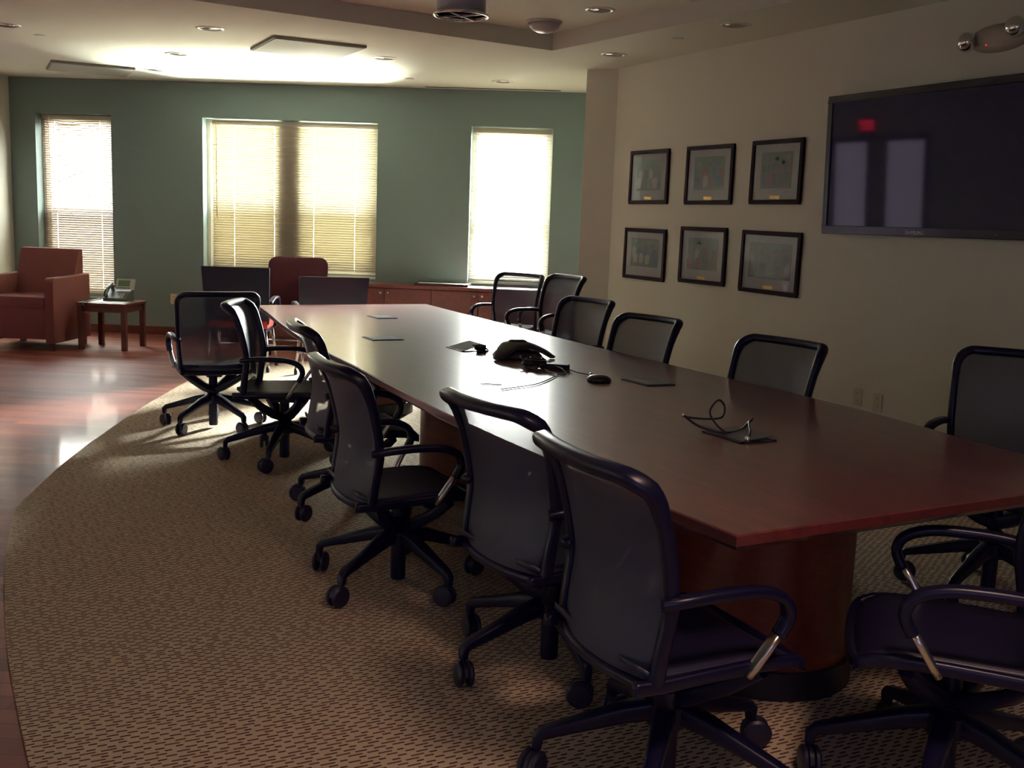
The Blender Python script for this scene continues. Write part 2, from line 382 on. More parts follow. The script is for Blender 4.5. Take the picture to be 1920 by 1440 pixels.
# ---------------------------------------------------------------- windows
FLIP[0] = True          # local +y drawn into the room
def window(num, o, bays, rail, label, scr):
    e = empty('window_%d' % num, gw(o[0], -.2, o[2]), GANG, label, 'window', kind='structure')
    b = MB(); W = o[1]-o[0]; Hh = o[3]-o[2]; t = .045
    b.box(0, W, -.03, .05, 0, t); b.box(0, W, -.03, .05, Hh-t, Hh); b.box(0, t, -.03, .05, 0, Hh); b.box(W-t, W, -.03, .05, 0, Hh)
    b.build('window_frame', M['white_trim'], e)
    if bays == 2:
        m = MB(); m.box(W*.5-.135-.03, W*.5+.135-.03, -.03, .10, t, Hh-t); m.build('mullion', M['dark_trim'], e)
    for k in range(bays):
        x0 = t if k == 0 else W*.5+.07; x1 = W-t if k == bays-1 else W*.5-.13
        r = MB(); r.box(x0, x1, -.012, .035, rail-o[2]-.028, rail-o[2]+.028)
        for a, c in ((t, rail-o[2]-.028), (rail-o[2]+.028, Hh-t)):
            r.box(x0, x0+.035, -.012, .03, a, c); r.box(x1-.035, x1, -.012, .03, a, c)
        r.box(x0, x1, -.012, .03, t, t+.05); r.box(x0, x1, -.012, .03, Hh-t-.04, Hh-t)
        r.build('window_sash', M['white_trim'], e)
        g = MB(); g.box(x0, x1, -.006, -.002, t, Hh-t); g.build('pane', M['glass'], e)
        if scr:
            g = MB(); g.box(x0, x1, -.024, -.022, t, rail-o[2]); g.build('insect_screen', M['screen'], e)
    return e
window(1, OPEN[0], 1, 1.45, 'narrow left window behind the armchair', True)
window(2, OPEN[1], 2, 1.50, 'wide double window behind closed tan blinds', True)
window(3, OPEN[2], 1, 1.45, 'narrow right window blown out by daylight', False)

def blind(s0, s1, z0, z1, off, tilt, pitch, wid, mat, label, ladders, wand=None, bent=False):
    e = empty('venetian_blind', gw(s0, off, z0), GANG, label, 'blind')
    W = s1-s0; Hh = z1-z0; b = MB()
    h = MB(); h.box(0, W, -.022, .022, Hh-.03, Hh); h.build('headrail', M['slat_tan'], e, bevel=.003)
    v = MB(); v.box(.002, W-.002, .020, .026, Hh-.055, Hh-.004); v.build('valance', M['slat_white'], e)
    n = int((Hh-.07)/pitch)
    for k in range(n):
        z = Hh-.05-pitch*(k+.5)
        tt = radians(tilt) + random.uniform(-.012, .012)
        dy, dz = cos(tt)*wid/2, sin(tt)*wid/2; cr = wid*.06
        # local +y is into the room; slat rises towards the room
        sag = -.018 if (bent and k in (0, 1)) else 0
        xs = sorted([0, W]+[q for lx in ladders for q in (lx*W-.0035, lx*W+.0035)]+([W*.3, W*.42, W*.6] if bent else []))
        gaps = [lx*W for lx in ladders]
        V = []
        for x in xs:
            sg = sag if (bent and .2*W < x < .5*W) else 0
            V += [(x, -dy, z-dz+sg), (x, sin(tt)*-cr, z+cos(tt)*cr+sg), (x, dy, z+dz+sg)]
        F = []
        for i in range(len(xs)-1):
            if any(abs((xs[i]+xs[i+1])/2-g_) < .001 for g_ in gaps): continue
            F += [(3*i, 3*i+1, 3*i+4, 3*i+3), (3*i+1, 3*i+2, 3*i+5, 3*i+4)]
        b.add(V, F)
    b.build('slats', mat, e)
    for lx in ladders:
        c = MB(); 
        for yy in (-wid/2*cos(radians(tilt))-.003, wid/2*cos(radians(tilt))+.003): c.box(lx*W-.0012, lx*W+.0012, yy-.001, yy+.001, .01, Hh-.03)
        c.build('ladder_cord', M['cord'], e)
    r = MB(); r.box(0, W, -.016, .016, 0, .018); r.build('bottom_rail', M['slat_tan'], e, bevel=.003)
    if wand is not None:
        w = MB(); w.sweep([(wand, .035, Hh-.03), (wand+.004, .037, Hh*.5), (wand+.008, .04, Hh*.36)], circ(.005, 6), up=(0, 1, 0)); w.build('tilt_wand', M['cord'], e)
    return e
blind(.325, 1.22, .45, 2.585, -.135, -42, .0275, .034, M['slat_ivory_dim'], 'half open ivory venetian blind on the window behind the armchair', (.18, .80), .10, True)
blind(2.44, 4.425, .80, 2.575, -.075, 52, .0285, .0375, M['slat_tan'], 'closed tan venetian blind on the wide double window', (.13, .375, .615, .865), .05)
blind(5.545, 6.465, .80, 2.58, -.10, -15, .0285, .034, M['slat_white'], 'open ivory venetian blind on the right window glowing white', (.16, .80), .04)

FLIP[0] = False
# ground outside, pale in the daylight
b = MB(); b.box(-14, 22, -40, -.6, -.6, -.5, G)
tag(b.build('pale_ground_outside', M['sunny']), kind='structure')

# ---------------------------------------------------------------- ceiling fixtures
def downlight(x, y, z, label):
    e = empty('recessed_downlight', (x, y, z), 0, label, 'ceiling light', 'recessed downlights')
    b = MB(); b.lathe([(.086, .0), (.088, -.006), (.112, -.006), (.118, -.001), (.118, .0)], 24); b.build('trim_ring', M['ring'], e, smooth=True)
    b = MB(); b.lathe([(.088, -.002), (.080, .05), (.060, .10), (.02, .13), (.0, .135)], 24); b.build('reflector', M['refl'], e, smooth=True)
    b = MB()
    for k in range(3):
        a = 2*pi*k/3; b.sweep([(.022*cos(a), .022*sin(a), .12), (.022*cos(a), .022*sin(a), .03), (.008*cos(a), .008*sin(a), .022)], circ(.011, 8), up=(0, 1, .01))
    b.build('bulb', M['bulb'], e, smooth=True)
dl_lab = ['unlit downlight cut by the left edge of the photo', 'unlit downlight left of the nearer ceiling panel, nearest of a row of three', 'unlit downlight in the middle of the left row of three',
          'unlit downlight beside the right end of the far left ceiling panel', 'unlit downlight in the brightest ceiling, by the green wall', 'unlit downlight right of the grey ceiling panel',
          'unlit downlight near the green wall above the right window', 'unlit downlight by the angled corner of the cream wall', 'unlit downlight above the framed pictures']
for (x, y), l in zip(DL, dl_lab): downlight(x, y, HC, l)
downlight(*DLT, TZ, 'unlit downlight inside the raised ceiling tray')

def grille(x0, x1, y0, y1, label):
    e = empty('ceiling_panel', ((x0+x1)/2, (y0+y1)/2, HC), 0, label, 'ceiling panel', 'square grey ceiling panels')
    w, h = (x1-x0)/2, (y1-y0)/2
    b = MB(); b.box(-w, w, -h, h, -.028, -.010); b.build('panel', M['grille'], e, bevel=.003)
    b = MB()
    for a in ((-w-.012, -w, -h-.012, h+.012), (w, w+.012, -h-.012, h+.012), (-w, w, -h-.012, -h), (-w, w, h, h+.012)): b.box(*a, -.022, 0)
    b.build('panel_frame', M['grille'], e)
grille(2.40, 3.20, 9.23, 10.06, 'square grey ceiling panel in front of the wide window')
grille(.86, 1.67, 12.30, 13.03, 'square grey ceiling panel above the left window')
b = MB(); b.box(5.0, 6.55, .14, .165, HC-.006, HC-.001, G); 
tag(b.build('slot_diffuser', M['gapdark']), 'thin dark slot vent in the ceiling above the right window', 'air vent')
for x, y, l in ((.65, 10.63, 'tiny sprinkler cap at the left edge of the ceiling'), (4.33, 11.016, 'tiny sprinkler cap above the wide window, right'), (5.118, 7.216, 'tiny sprinkler cap above the pictures')):
    b = MB(); b.lathe([(.0, -.004), (.045, -.006), (.052, -.001), (.052, .0)], 20)
    tag(b.build('sprinkler_cap', M['ring'], smooth=True, loc=(x, y, HC)), l, 'sprinkler', 'ceiling sprinkler caps')
# dome speaker in the tray corner
e = empty('ceiling_dome', (4.30, 7.95, TZ), 0, 'pale dome fixture in the far corner of the ceiling tray', 'dome')
b = MB(); b.lathe([(.15, 0), (.15, -.012), (.135, -.02)], 28); b.build('dome_base', M['ring'], e, smooth=True)
b = MB(); b.lathe([(.135, -.018), (.125, -.045), (.10, -.07), (.06, -.088), (.0, -.095)], 28); b.build('dome_cover', M['dome'], e, smooth=True)
# drum pendant
e = empty('pendant_light', (3.0, 6.72, TZ), 0, 'drum pendant light cut by the top edge of the photo', 'ceiling light')
z = 2.85-TZ
b = MB(); b.lathe([(.165, z+.012), (.165, z+.23), (.160, z+.23), (.160, z+.012)], 36); b.build('drum', M['pend_l'], e, smooth=True)
b = MB(); b.sweep([Vector((.180*cos(2*pi*k/36), .180*sin(2*pi*k/36), z+.006)) for k in range(36)], circ(.010, 8), closed=True); b.build('bottom_ring', M['chrome'], e, smooth=True)
b = MB()
for k in range(2):
    a = radians(35+90*k); b.sweep([(-.178*cos(a), -.178*sin(a), z+.006), (.178*cos(a), .178*sin(a), z+.006)], circ(.008, 6))
b.build('cross_bar', M['pend'], e)
b = MB(); b.lathe([(0, z-.004), (.02, z-.002), (.024, z+.02), (.02, z+.25), (.02, .0)], 14); b.build('stem', M['pend'], e, smooth=True)
b = MB(); b.lathe([(.155, z+.04), (.15, z+.05), (.0, z+.05)], 30); b.build('diffuser', M['pend_l'], e, smooth=True)

# ---------------------------------------------------------------- right wall: pictures, television, emergency light, outlets
PAL = {1: (5, 5, 1, 2, 5), 2: (4, 1, 3, 4, 5), 3: (1, 1, 4, 3, 1), 4: (5, 5, 3, 1, 2, 5), 5: (3, 1, 4, 1, 5), 6: (3, 4, 2, 1, 2)}
def picture(y0, y1, z0, z1, rot, seed, label, figs, plate=True, land=False):
    rnd = random.Random(seed); W = y1-y0; Hh = z1-z0
    e = empty('framed_picture', (XR, (y0+y1)/2, (z0+z1)/2), 0, label, 'picture', 'six framed group photographs'); e.rotation_euler = (radians(rot), 0, 0)
    T = Matrix(((0, 0, -1, 0), (1, 0, 0, 0), (0, 1, 0, 0), (0, 0, 0, 1)))   # local (u along +Y, v up, depth off wall)
    b = MB(); t = .034
    for a in ((-W/2, W/2, -Hh/2, -Hh/2+t), (-W/2, W/2, Hh/2-t, Hh/2), (-W/2, -W/2+t, -Hh/2+t, Hh/2-t), (W/2-t, W/2, -Hh/2+t, Hh/2-t)): b.box(*a, .0, .024, T)
    b.build('picture_frame', M['pframe'], e, bevel=.004)
    b = MB(); b.box(-W/2+t, W/2-t, -Hh/2+t, Hh/2-t, .006, .012, T); b.build('mat_board', M['mat_board'], e)
    pw, ph = W-2*t-.16, Hh-2*t-.15
    if land: pw, ph = W-2*t-.13, Hh-2*t-.15
    b = MB(); cy = .014
    b.box(-pw/2, pw/2, cy-ph/2, cy+ph/2, .0122, .0132, T)
    cols = [(.10, .14, .12), (.055, .075, .085), (.17, .19, .18), (.06, .10, .15), (.16, .085, .08), (.34, .34, .31), (.30, .22, .17), (.10, .11, .09)]
    ms = [bpy.data.materials.get('photo_tone_%d' % i) or pmat('photo_tone_%d' % i, c, .35, noise=.3, nscale=70) for i, c in enumerate(cols)]
    # grass and foliage
    b.m = 7; b.box(-pw/2, pw/2, cy-ph/2, cy-ph*.18, .0132, .0134, T)
    b.m = 0
    for k in range(9):
        u = rnd.uniform(-pw/2+.03, pw/2-.03); v = cy+ph*rnd.uniform(.15, .42); r = rnd.uniform(.012, .026); b.m = rnd.choice((0, 2, 7))
        b.prism([(u+r*cos(a*.7), v+r*.8*sin(a*.7)) for a in range(9)], .0132, .0135, T)
    for row in range(2):
        n = figs+1 if row == 0 else figs
        for k in range(n):
            u = -pw/2+pw*(k+.5+(.25*rnd.uniform(-1, 1)))/n; u = max(-pw/2+.02, min(pw/2-.02, u))
            top = cy+ph*(.20-.26*row)+rnd.uniform(-.012, .012); bw = pw/n*.36
            bot = max(cy-ph/2+.004, top-ph*(.42 if row == 0 else .36)); zz_ = .0136+.0004*row
            b.m = rnd.choice(PAL[seed]); 
            b.prism([(u-bw*.7, bot), (u+bw*.7, bot), (u+bw, top-.025), (u+bw*.5, top-.006), (u-bw*.5, top-.006), (u-bw, top-.025)], zz_, zz_+.0003, T)
            b.m = 6; r = .0085; b.prism([(u+r*.85*cos(a*pi/5), top+.006+r*sin(a*pi/5)) for a in range(10)], zz_, zz_+.0004, T)
            b.m = 1; b.prism([(u+r*.85*cos(a*pi/5), top+.009+r*sin(a*pi/5)) for a in range(0, 6)], zz_+.0004, zz_+.0006, T)
    b.build('photograph', ms, e)
    if plate:
        b = MB(); b.box(-.055, .055, -Hh/2+t+.008, -Hh/2+t+.034, .012, .0135, T); b.build('name_plate', M['plate'], e)
    b = MB(); b.box(-W/2+t, W/2-t, -Hh/2+t, Hh/2-t, .0155, .017, T); b.build('glazing', M['pglass'], e)
M['pglass'] = thin_mat('picture_glass', (1, 1, 1), .965)
picture(7.965, 8.585, 1.711, 2.204, 0, 1, 'upper left framed photo, people in white before trees', 3)
picture(7.055, 7.697, 1.708, 2.205, 0, 2, 'upper middle framed photo, tall group with blue backdrop', 4)
picture(6.235, 6.823, 1.711, 2.210, 0, 3, 'upper right framed photo nearest the television', 5)
picture(7.948, 8.618, 1.010, 1.487, .3, 4, 'lower left framed photo with pale crowded figures', 4, plate=False)
picture(7.080, 7.720, 1.028, 1.518, 0, 5, 'lower middle framed photo with a white figure at right', 4)
picture(6.188, 6.880, 1.006, 1.503, .6, 6, 'lower right framed photo, widest of the six, in a reddish dark frame', 5, land=True)

# television
TW, THH = 1.73, .974
e = empty('television', (XR, 5.93-TW/2, 1.50), 0, 'large black flat television mounted on the cream wall', 'television')
T = Matrix.Translation((-.05, 0, 0)) @ Matrix.Rotation(radians(-2.0), 4, 'Y')
b = MB(); t = .045; w = TW/2
for a in ((-w, w, 0, .055), (-w, w, THH-.045, THH), (-w, -w+t, .055, THH-.045), (w-t, w, .055, THH-.045)): b.box(-.012, .028, a[0], a[1], a[2], a[3], T)
b.build('bezel', M['tvframe'], e, bevel=.005)
b = MB(); b.box(-.002, .020, -w+t, w-t, .055, THH-.045, T); b.build('screen', M['tvscreen'], e)
b = MB(); b.box(.026, .050, -w+.25, w-.25, .2, THH-.2, T); b.box(.03, .055, -.15, .15, .1, .3); b.build('wall_mount', M['slot'], e)
cu = bpy.data.curves.new('lettering', 'FONT'); cu.body = 'SAMSUNG'; cu.size = .032; cu.align_x = 'CENTER'; cu.extrude = .0006; cu.space_character = 1.12
o = bpy.data.objects.new('lettering', cu); COL.objects.link(o); o.parent = e; cu.materials.append(M['letter'])
o.matrix_local = T @ Matrix.Translation((-.0135, 0, .016)) @ Matrix.Rotation(radians(-90), 4, 'Z') @ Matrix.Rotation(radians(90), 4, 'X')
b = MB(); b.box(-.0135, -.012, -.63, -.626, .026, .030, T); b.build('standby_led', M['letter'], e)

# emergency light
e = empty('emergency_light', (XR, 4.60, 2.715), 0, 'oval emergency light with two chrome lamp heads above the television', 'emergency light')
b = MB()
def eml(u, v):
    a = pi*u; yy = .20*cos(a)
    return (-.075*sin(pi*v)*(.35+.65*sin(a)), yy, -.085*cos(pi*v)*(.30+.70*sin(a)))
b.grid(eml, 20, 10); b.build('housing', M['fix'], e, smooth=True)
for yy, zz_ in ((-.165, .035), (.175, -.012)):
    b = MB(); Tm = Matrix.Translation((-.085, yy, zz_)) @ Matrix.Rotation(radians(-70 if yy < 0 else -80), 4, 'Y') @ Matrix.Rotation(radians(20 if yy < 0 else -50), 4, 'X')
    b.lathe([(.0, .054), (.036, .046), (.056, .024), (.060, 0), (.054, -.026), (.036, -.048), (.0, -.056)], 20, Tm)
    b.build('lamp_head', M['chrome'], e, smooth=True)
b = MB(); b.lathe([(0, .004), (.004, .003), (.005, 0)], 10, Matrix.Translation((-.072, .04, -.045)) @ Matrix.Rotation(radians(-90), 4, 'Y')); b.build('indicator_led', M['redled'], e)

def to_mesh(o):
    me = bpy.data.meshes.new_from_object(o.evaluated_get(bpy.context.evaluated_depsgraph_get())); n = bpy.data.objects.new(o.name, me); COL.objects.link(n)
    n.parent = o.parent; n.matrix_local = o.matrix_local.copy(); nm = o.name; bpy.data.objects.remove(o); n.name = nm; return n
to_mesh(bpy.data.objects['lettering'])
def outlet(T, label, mat, name='wall_outlet'):
    e = empty(name, (0, 0, 0), 0, label, 'outlet'); e.matrix_world = T
    b = MB(); b.box(-.04, .04, 0, .007, -.062, .062); b.build('cover_plate', mat, e, bevel=.002)
    for z in (-.026, .026):
        b = MB(); b.prism(rrect(.034, .030, .008), .007, .009, Matrix(((1, 0, 0, 0), (0, 0, 1, 0), (0, 1, 0, z), (0, 0, 0, 1)))); so = b.build('socket', mat, e)
        b = MB()
        for x in (-.007, .007): b.box(x-.0015, x+.0015, .009, .0096, z-.005, z+.006)
        b.build('slot_pattern', M['slot'], so)
RW = Matrix(((0, -1, 0, XR), (1, 0, 0, 0), (0, 0, 1, 0), (0, 0, 0, 1)))
outlet(Matrix.Translation((0, 5.50, .35)) @ RW, 'left wall socket of the pair above the table edge', M['outlet_w'])
outlet(Matrix.Translation((0, 5.31, .34)) @ RW, 'right wall socket of the pair above the table edge', M['outlet_w'])
outlet(G @ Matrix.Translation((1.97, 0, .44)), 'almond socket plate on the green wall beside the side table', M['outlet'])
outlet(G @ Matrix.Translation((2.10, 0, .44)), 'white socket plate on the green wall behind the far mesh chair', M['outlet_w'])

# opposite wall: frosted panels with glow built in and exit sign, seen mirrored in the television
WL = Matrix(((NV.x, EV.x, 0, P0.x), (NV.y, EV.y, 0, P0.y), (0, 0, 1, 0), (0, 0, 0, 1)))       # (t along lounge wall, depth into room, z)
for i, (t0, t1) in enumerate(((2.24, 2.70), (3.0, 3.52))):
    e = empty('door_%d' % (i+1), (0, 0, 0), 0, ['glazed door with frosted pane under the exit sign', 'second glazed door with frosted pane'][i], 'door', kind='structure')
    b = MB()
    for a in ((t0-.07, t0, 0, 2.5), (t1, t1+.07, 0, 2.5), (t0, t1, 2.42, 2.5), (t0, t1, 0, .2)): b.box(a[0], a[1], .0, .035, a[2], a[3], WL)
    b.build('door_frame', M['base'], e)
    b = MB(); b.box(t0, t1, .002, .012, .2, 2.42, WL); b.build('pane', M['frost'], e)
e = empty('exit_sign', (0, 0, 0), 0, 'red lit exit sign mirrored in the television', 'sign'); e.matrix_world = WL @ Matrix.Translation((2.69, .0, 2.56))
b = MB(); b.box(-.11, .11, 0, .05, -.01, .21); b.build('sign_box', M['exitbox'], e, bevel=.004)
cu = bpy.data.curves.new('exit_letters', 'FONT'); cu.body = 'EXIT'; cu.size = .19; cu.align_x = 'CENTER'; cu.extrude = .002; cu.offset = .003
cu.materials.append(M['exit'])
o = bpy.data.objects.new('exit_letters', cu); COL.objects.link(o); o.parent = e
# text reads from inside the room: x runs against the wall parameter
o.matrix_local = Matrix.Translation((0, .053, .035)) @ Matrix.Rotation(radians(180), 4, 'Z') @ Matrix.Rotation(radians(90), 4, 'X') @ Matrix.Diagonal((.52, 1, 1, 1))

to_mesh(bpy.data.objects['exit_letters'])
# ---------------------------------------------------------------- conference table
TT = .76
left = [(2.095, 8.60), (2.02, 8.0), (1.90, 7.15), (1.80, 6.28), (1.742, 5.58), (1.705, 4.94), (1.672, 4.5), (1.648, 4.1), (1.628, 3.7), (1.618, 3.2), (1.620, 2.7), (1.633, 2.3), (1.655, 1.965)]
right = [(3.24, 2.01), (3.29, 2.65), (3.345, 2.93), (3.385, 3.3), (3.405, 3.8), (3.405, 4.4), (3.415, 5.0), (3.43, 5.6), (3.46, 6.2), (3.495, 6.8), (3.54, 7.7), (3.595, 8.64)]
e = empty('conference_table', (2.55, 5.3, 0), 0, 'long boat-shaped cherry conference table on drum pedestals', 'table')
def inset(poly, d):
    c = Vector((2.55, 5.3)); out = []
    n = len(poly)
    for i in range(n):
        p = Vector(poly[i]); a = Vector(poly[i-1]); q = Vector(poly[(i+1) % n])
        n1 = Vector((-(p-a).y, (p-a).x)).normalized(); n2 = Vector((-(q-p).y, (q-p).x)).normalized()
        m = (n1+n2).normalized(); k = d/max(.4, m.dot(n1)); out.append(tuple(p+m*k))
    return out
outl = left + right                       # counter-clockwise seen from above
b = MB(); c0 = Vector((2.55, 5.3))
rings = [(inset(outl, .05), TT-.060), (inset(outl, .012), TT-.042), (outl, TT-.030), (outl, TT-.004), (inset(outl, .004), TT)]
n = len(outl); vs = [Vector((x-2.55, y-5.3, z)) for r, z in rings for x, y in r]; fs = []
for j in range(len(rings)-1):
    for i in range(n): fs.append((j*n+i, j*n+(i+1) % n, (j+1)*n+(i+1) % n, (j+1)*n+i))
fs += [list(range(n))[::-1], [(len(rings)-1)*n+i for i in range(n)]]
b.add(vs, fs); b.build('tabletop', M['table'], e, auto=30)
for px, py in ((2.41, 2.74), (2.52, 5.3), (2.78, 7.75)):
    x, y = px-2.55, py-5.3
    b = MB(); 
    def oval(rx, ry, k=40): return [(x+rx*cos(2*pi*i/k), y+ry*sin(2*pi*i/k)) for i in range(k)]
    b.prism(oval(.305, .33), .09, TT-.06); q = b.build('pedestal', M['ped'], e, auto=40)
    b = MB(); b.prism(oval(.322, .347), .007, .10); b.build('plinth', M['plinth'], q, auto=40)
b = MB(); b.box(-.03, .03, -2.3, 2.2, TT-.16, TT-.06); b.build('cable_beam', M['plinth'], e)

# hatches in the tabletop
def hatch(x, y, label, open_=0, w=.16, h=.225):
    e = empty('cable_hatch', (x, y, TT), 0, label, 'cable hatch', 'black cable hatches in the tabletop')
    b = MB()
    for a in ((-w/2, w/2, -h/2, -h/2+.012), (-w/2, w/2, h/2-.012, h/2), (-w/2, -w/2+.012, -h/2, h/2), (w/2-.012, w/2, -h/2, h/2)): b.box(*a, 0, .004)
    b.build('hatch_frame', M['hatch'], e)
    b = MB()
    T = Matrix.Translation((-w/2+.012, 0, .003)) @ Matrix.Rotation(radians(-open_), 4, 'Y')
    b.box(0, w-.024, -h/2+.012, h/2-.012, 0, .003, T); b.build('lid', M['lid'], e)
    if open_:
        b = MB(); b.box(-w/2+.012, w/2-.012, -h/2+.012, h/2-.012, .0, .0015); b.build('socket_tray', M['hatch'], e)
    return e
hatch(2.76, 7.48, 'closed cable hatch nearest the far end of the table')
hatch(2.27, 6.14, 'closed cable hatch second from the far end of the table', w=.2, h=.2)
hatch(2.57, 5.55, 'cable hatch standing ajar beside the speakerphone', 14)
hatch(2.90, 4.17, 'closed cable hatch right of the black puck')
hatch(2.47, 2.96, 'open cable hatch with looped cables at the near end', 5)

def cable(name, pts, r=.0035, label=None, cat=None, mat='cable', parent=None, sub=5):
    b = MB(); b.sweep(smoothp(pts, sub), circ(r, 6), up=(.13, .21, .97)); o = b.build(name, M[mat], parent, smooth=True)
    if label: tag(o, label, cat)
    return o
# cables at the near hatch
e = empty('looped_cable', (2.47, 2.96, TT), 0, 'looped black cable with silver plugs on the near hatch', 'cable')
cable('cord', [(-.03, .02, .006), (-.05, .06, .03), (-.06, .10, .075), (-.01, .12, .115), (.03, .13, .09), (.0, .10, .055), (-.06, .10, .05), (-.13, .12, .055), (-.15, .13, .06)], .004, parent=e)
cable('cord', [(-.15, .13, .060), (-.12, .08, .03), (-.05, .03, .012), (.03, .04, .012), (.08, .06, .025), (.11, .06, .05)], .005, parent=e)
cable('cord', [(.11, .06, .05), (.06, .02, .045), (.0, -.06, .03), (-.03, -.09, .012)], .004, parent=e)
b = MB(); b.lathe([(0, .012), (.008, .010), (.012, 0), (.008, -.010), (0, -.012)], 12, Matrix.Translation((-.045, -.100, .013))); b.build('plug', M['chrome'], e, smooth=True)
b = MB(); b.lathe([(0, .008), (.005, .006), (.006, 0), (.004, -.006), (0, -.008)], 10, Matrix.Translation((-.155, .133, .062))); b.build('plug', M['chrome'], e, smooth=True)

# speakerphone
e = empty('conference_speakerphone', (2.70, 5.16, TT), radians(-30), 'black three-winged conference speakerphone in the window glare', 'speakerphone')
b = MB(); NA = 72; RS = [0, .2, .4, .55, .7, .82, .92, 1.0]
def spr(a):
    lobe = (.5+.5*cos(3*a)); return .100+.115*lobe**3.0
vs = []; fs = []
for r in RS:
    for k in range(NA):
        a = 2*pi*k/NA; R = spr(a)*r; lob = (.5+.5*cos(3*a))
        z = .098*(1-(R/.235)**1.7)
        if r > .9: z = max(.012, z-.01*(r-.9)/.1)
        vs.append((R*cos(a), R*sin(a), z))
for j in range(len(RS)-1):
    for k in range(NA):
        k2 = (k+1) % NA; fs.append((j*NA+k, j*NA+k2, (j+1)*NA+k2, (j+1)*NA+k))
o = len(vs)
for k in range(NA):
    a = 2*pi*k/NA; R = spr(a)*.97; vs.append((R*cos(a), R*sin(a), .004 if R > .2 else .098*(1-(R/.225)**1.7)-.02 if R < .2 else .01))
for k in range(NA):
    k2 = (k+1) % NA; fs.append(((len(RS)-1)*NA+k, (len(RS)-1)*NA+k2, o+k2, o+k))
b.add(vs, fs); b.build('shell', M['conf'], e, smooth=True)
b = MB(); b.lathe([(.135, .001), (.14, .012), (.12, .035), (.05, .05), (0, .05)], 36); b.build('base', M['cable'], e, smooth=True)
b = MB(); b.lathe([(0, .101), (.035, .1005), (.05, .094), (.052, .088)], 30); b.build('speaker_grille', M['hatch'], e, smooth=True)

# cable tangles and small things
random.seed(11)
def tangle(name, cx, cy, rx, ry, label, n=6, hz=.03, cat='cables', r=.003):
    pts = []
    for k in range(n*5):
        a = k*1.9+random.uniform(-.5, .5); q = random.uniform(.3, 1)
        pts.append((cx+rx*q*cos(a), cy+ry*q*sin(a), TT+.004+random.uniform(0, hz)))
    return cable(name, pts, r, label, cat)
tangle('cable_tangle', 2.60, 5.42, .045, .05, 'small black cable tangle left of the speakerphone', 6, .035, r=.0045)
tangle('cable_tangle', 2.60, 4.78, .07, .09, 'black cable tangle in front of the speakerphone', 8, .05, r=.0045)
b = MB(); b.box(-.075, .075, -.022, .022, 0, .028, Matrix.Rotation(radians(-42), 4, 'Z')); tag(b.build('power_adapter', M['cable'], bevel=.005, loc=(2.67, 4.68, TT+.001)), 'black power adapter block among the table cables', 'adapter')
cable('puck_cable', [(2.70, 4.60, TT+.012), (2.70, 4.5, TT+.008), (2.72, 4.42, TT+.006), (2.69, 4.34, TT+.005), (2.69, 4.30, TT+.008)], .003, 'thin black cable running to the round puck', 'cable')
cable('loose_cable', [(2.62, 4.72, TT+.02), (2.58, 4.6, TT+.006), (2.56, 4.47, TT+.005), (2.50, 4.40, TT+.005), (2.40, 4.30, TT+.005), (2.30, 4.22, TT+.005), (2.17, 4.17, TT+.004), (2.09, 4.14, TT+.004)], .003, 'thin loose black cable curling towards the table edge', 'cable')
cable('loose_cable', [(2.66, 4.66, TT+.02), (2.64, 4.55, TT+.02), (2.60, 4.45, TT+.006), (2.55, 4.55, TT+.006), (2.52, 4.68, TT+.012), (2.48, 4.62, TT+.004)], .0028, 'short black cable loop beside the power adapter', 'cable')
b = MB(); b.box(-.05, .05, -.006, .006, 0, .004, Matrix.Rotation(radians(-35), 4, 'Z')); tag(b.build('cable_tie', M['cable'], loc=(2.12, 4.30, TT+.001)), 'tiny dark strip lying alone in the bright glare', 'strip')
e = empty('microphone_puck', (2.68, 4.265, TT), radians(20), 'round black puck on the table at the end of a thin cable', 'microphone')
b = MB(); b.lathe([(.055, .0), (.06, .006), (.056, .016), (.042, .026), (.02, .031), (0, .032)], 28); b.build('body', M['hatch'], e, smooth=True)
b = MB(); b.lathe([(0, .040), (.008, .038), (.010, .030)], 12, Matrix.Translation((-.025, .03, 0))); b.build('button', M['chrome'], e, smooth=True)

# ---------------------------------------------------------------- mesh task chair
def prof(v):            # back profile: v 0..1 -> (y, z)
    K = [(0, -.246, .420), (.10, -.241, .475), (.22, -.231, .54), (.33, -.221, .59), (.42, -.216, .635), (.50, -.219, .675), (.62, -.230, .74), (.75, -.246, .81), (.86, -.264, .872), (.94, -.290, .922), (1.0, -.332, .954)]
    for i in range(len(K)-1):
        if v <= K[i+1][0]+1e-9:
            t = (v-K[i][0])/(K[i+1][0]-K[i][0]); t2 = t
            return (K[i][1]+(K[i+1][1]-K[i][1])*t2, K[i][2]+(K[i+1][2]-K[i][2])*t2)
    return K[-1][1:]
def bpt(x, v):
    y, z = prof(v); w = .240+.026*v; return Vector((x*w, y+.045*x*x*(1-.2*v), z))

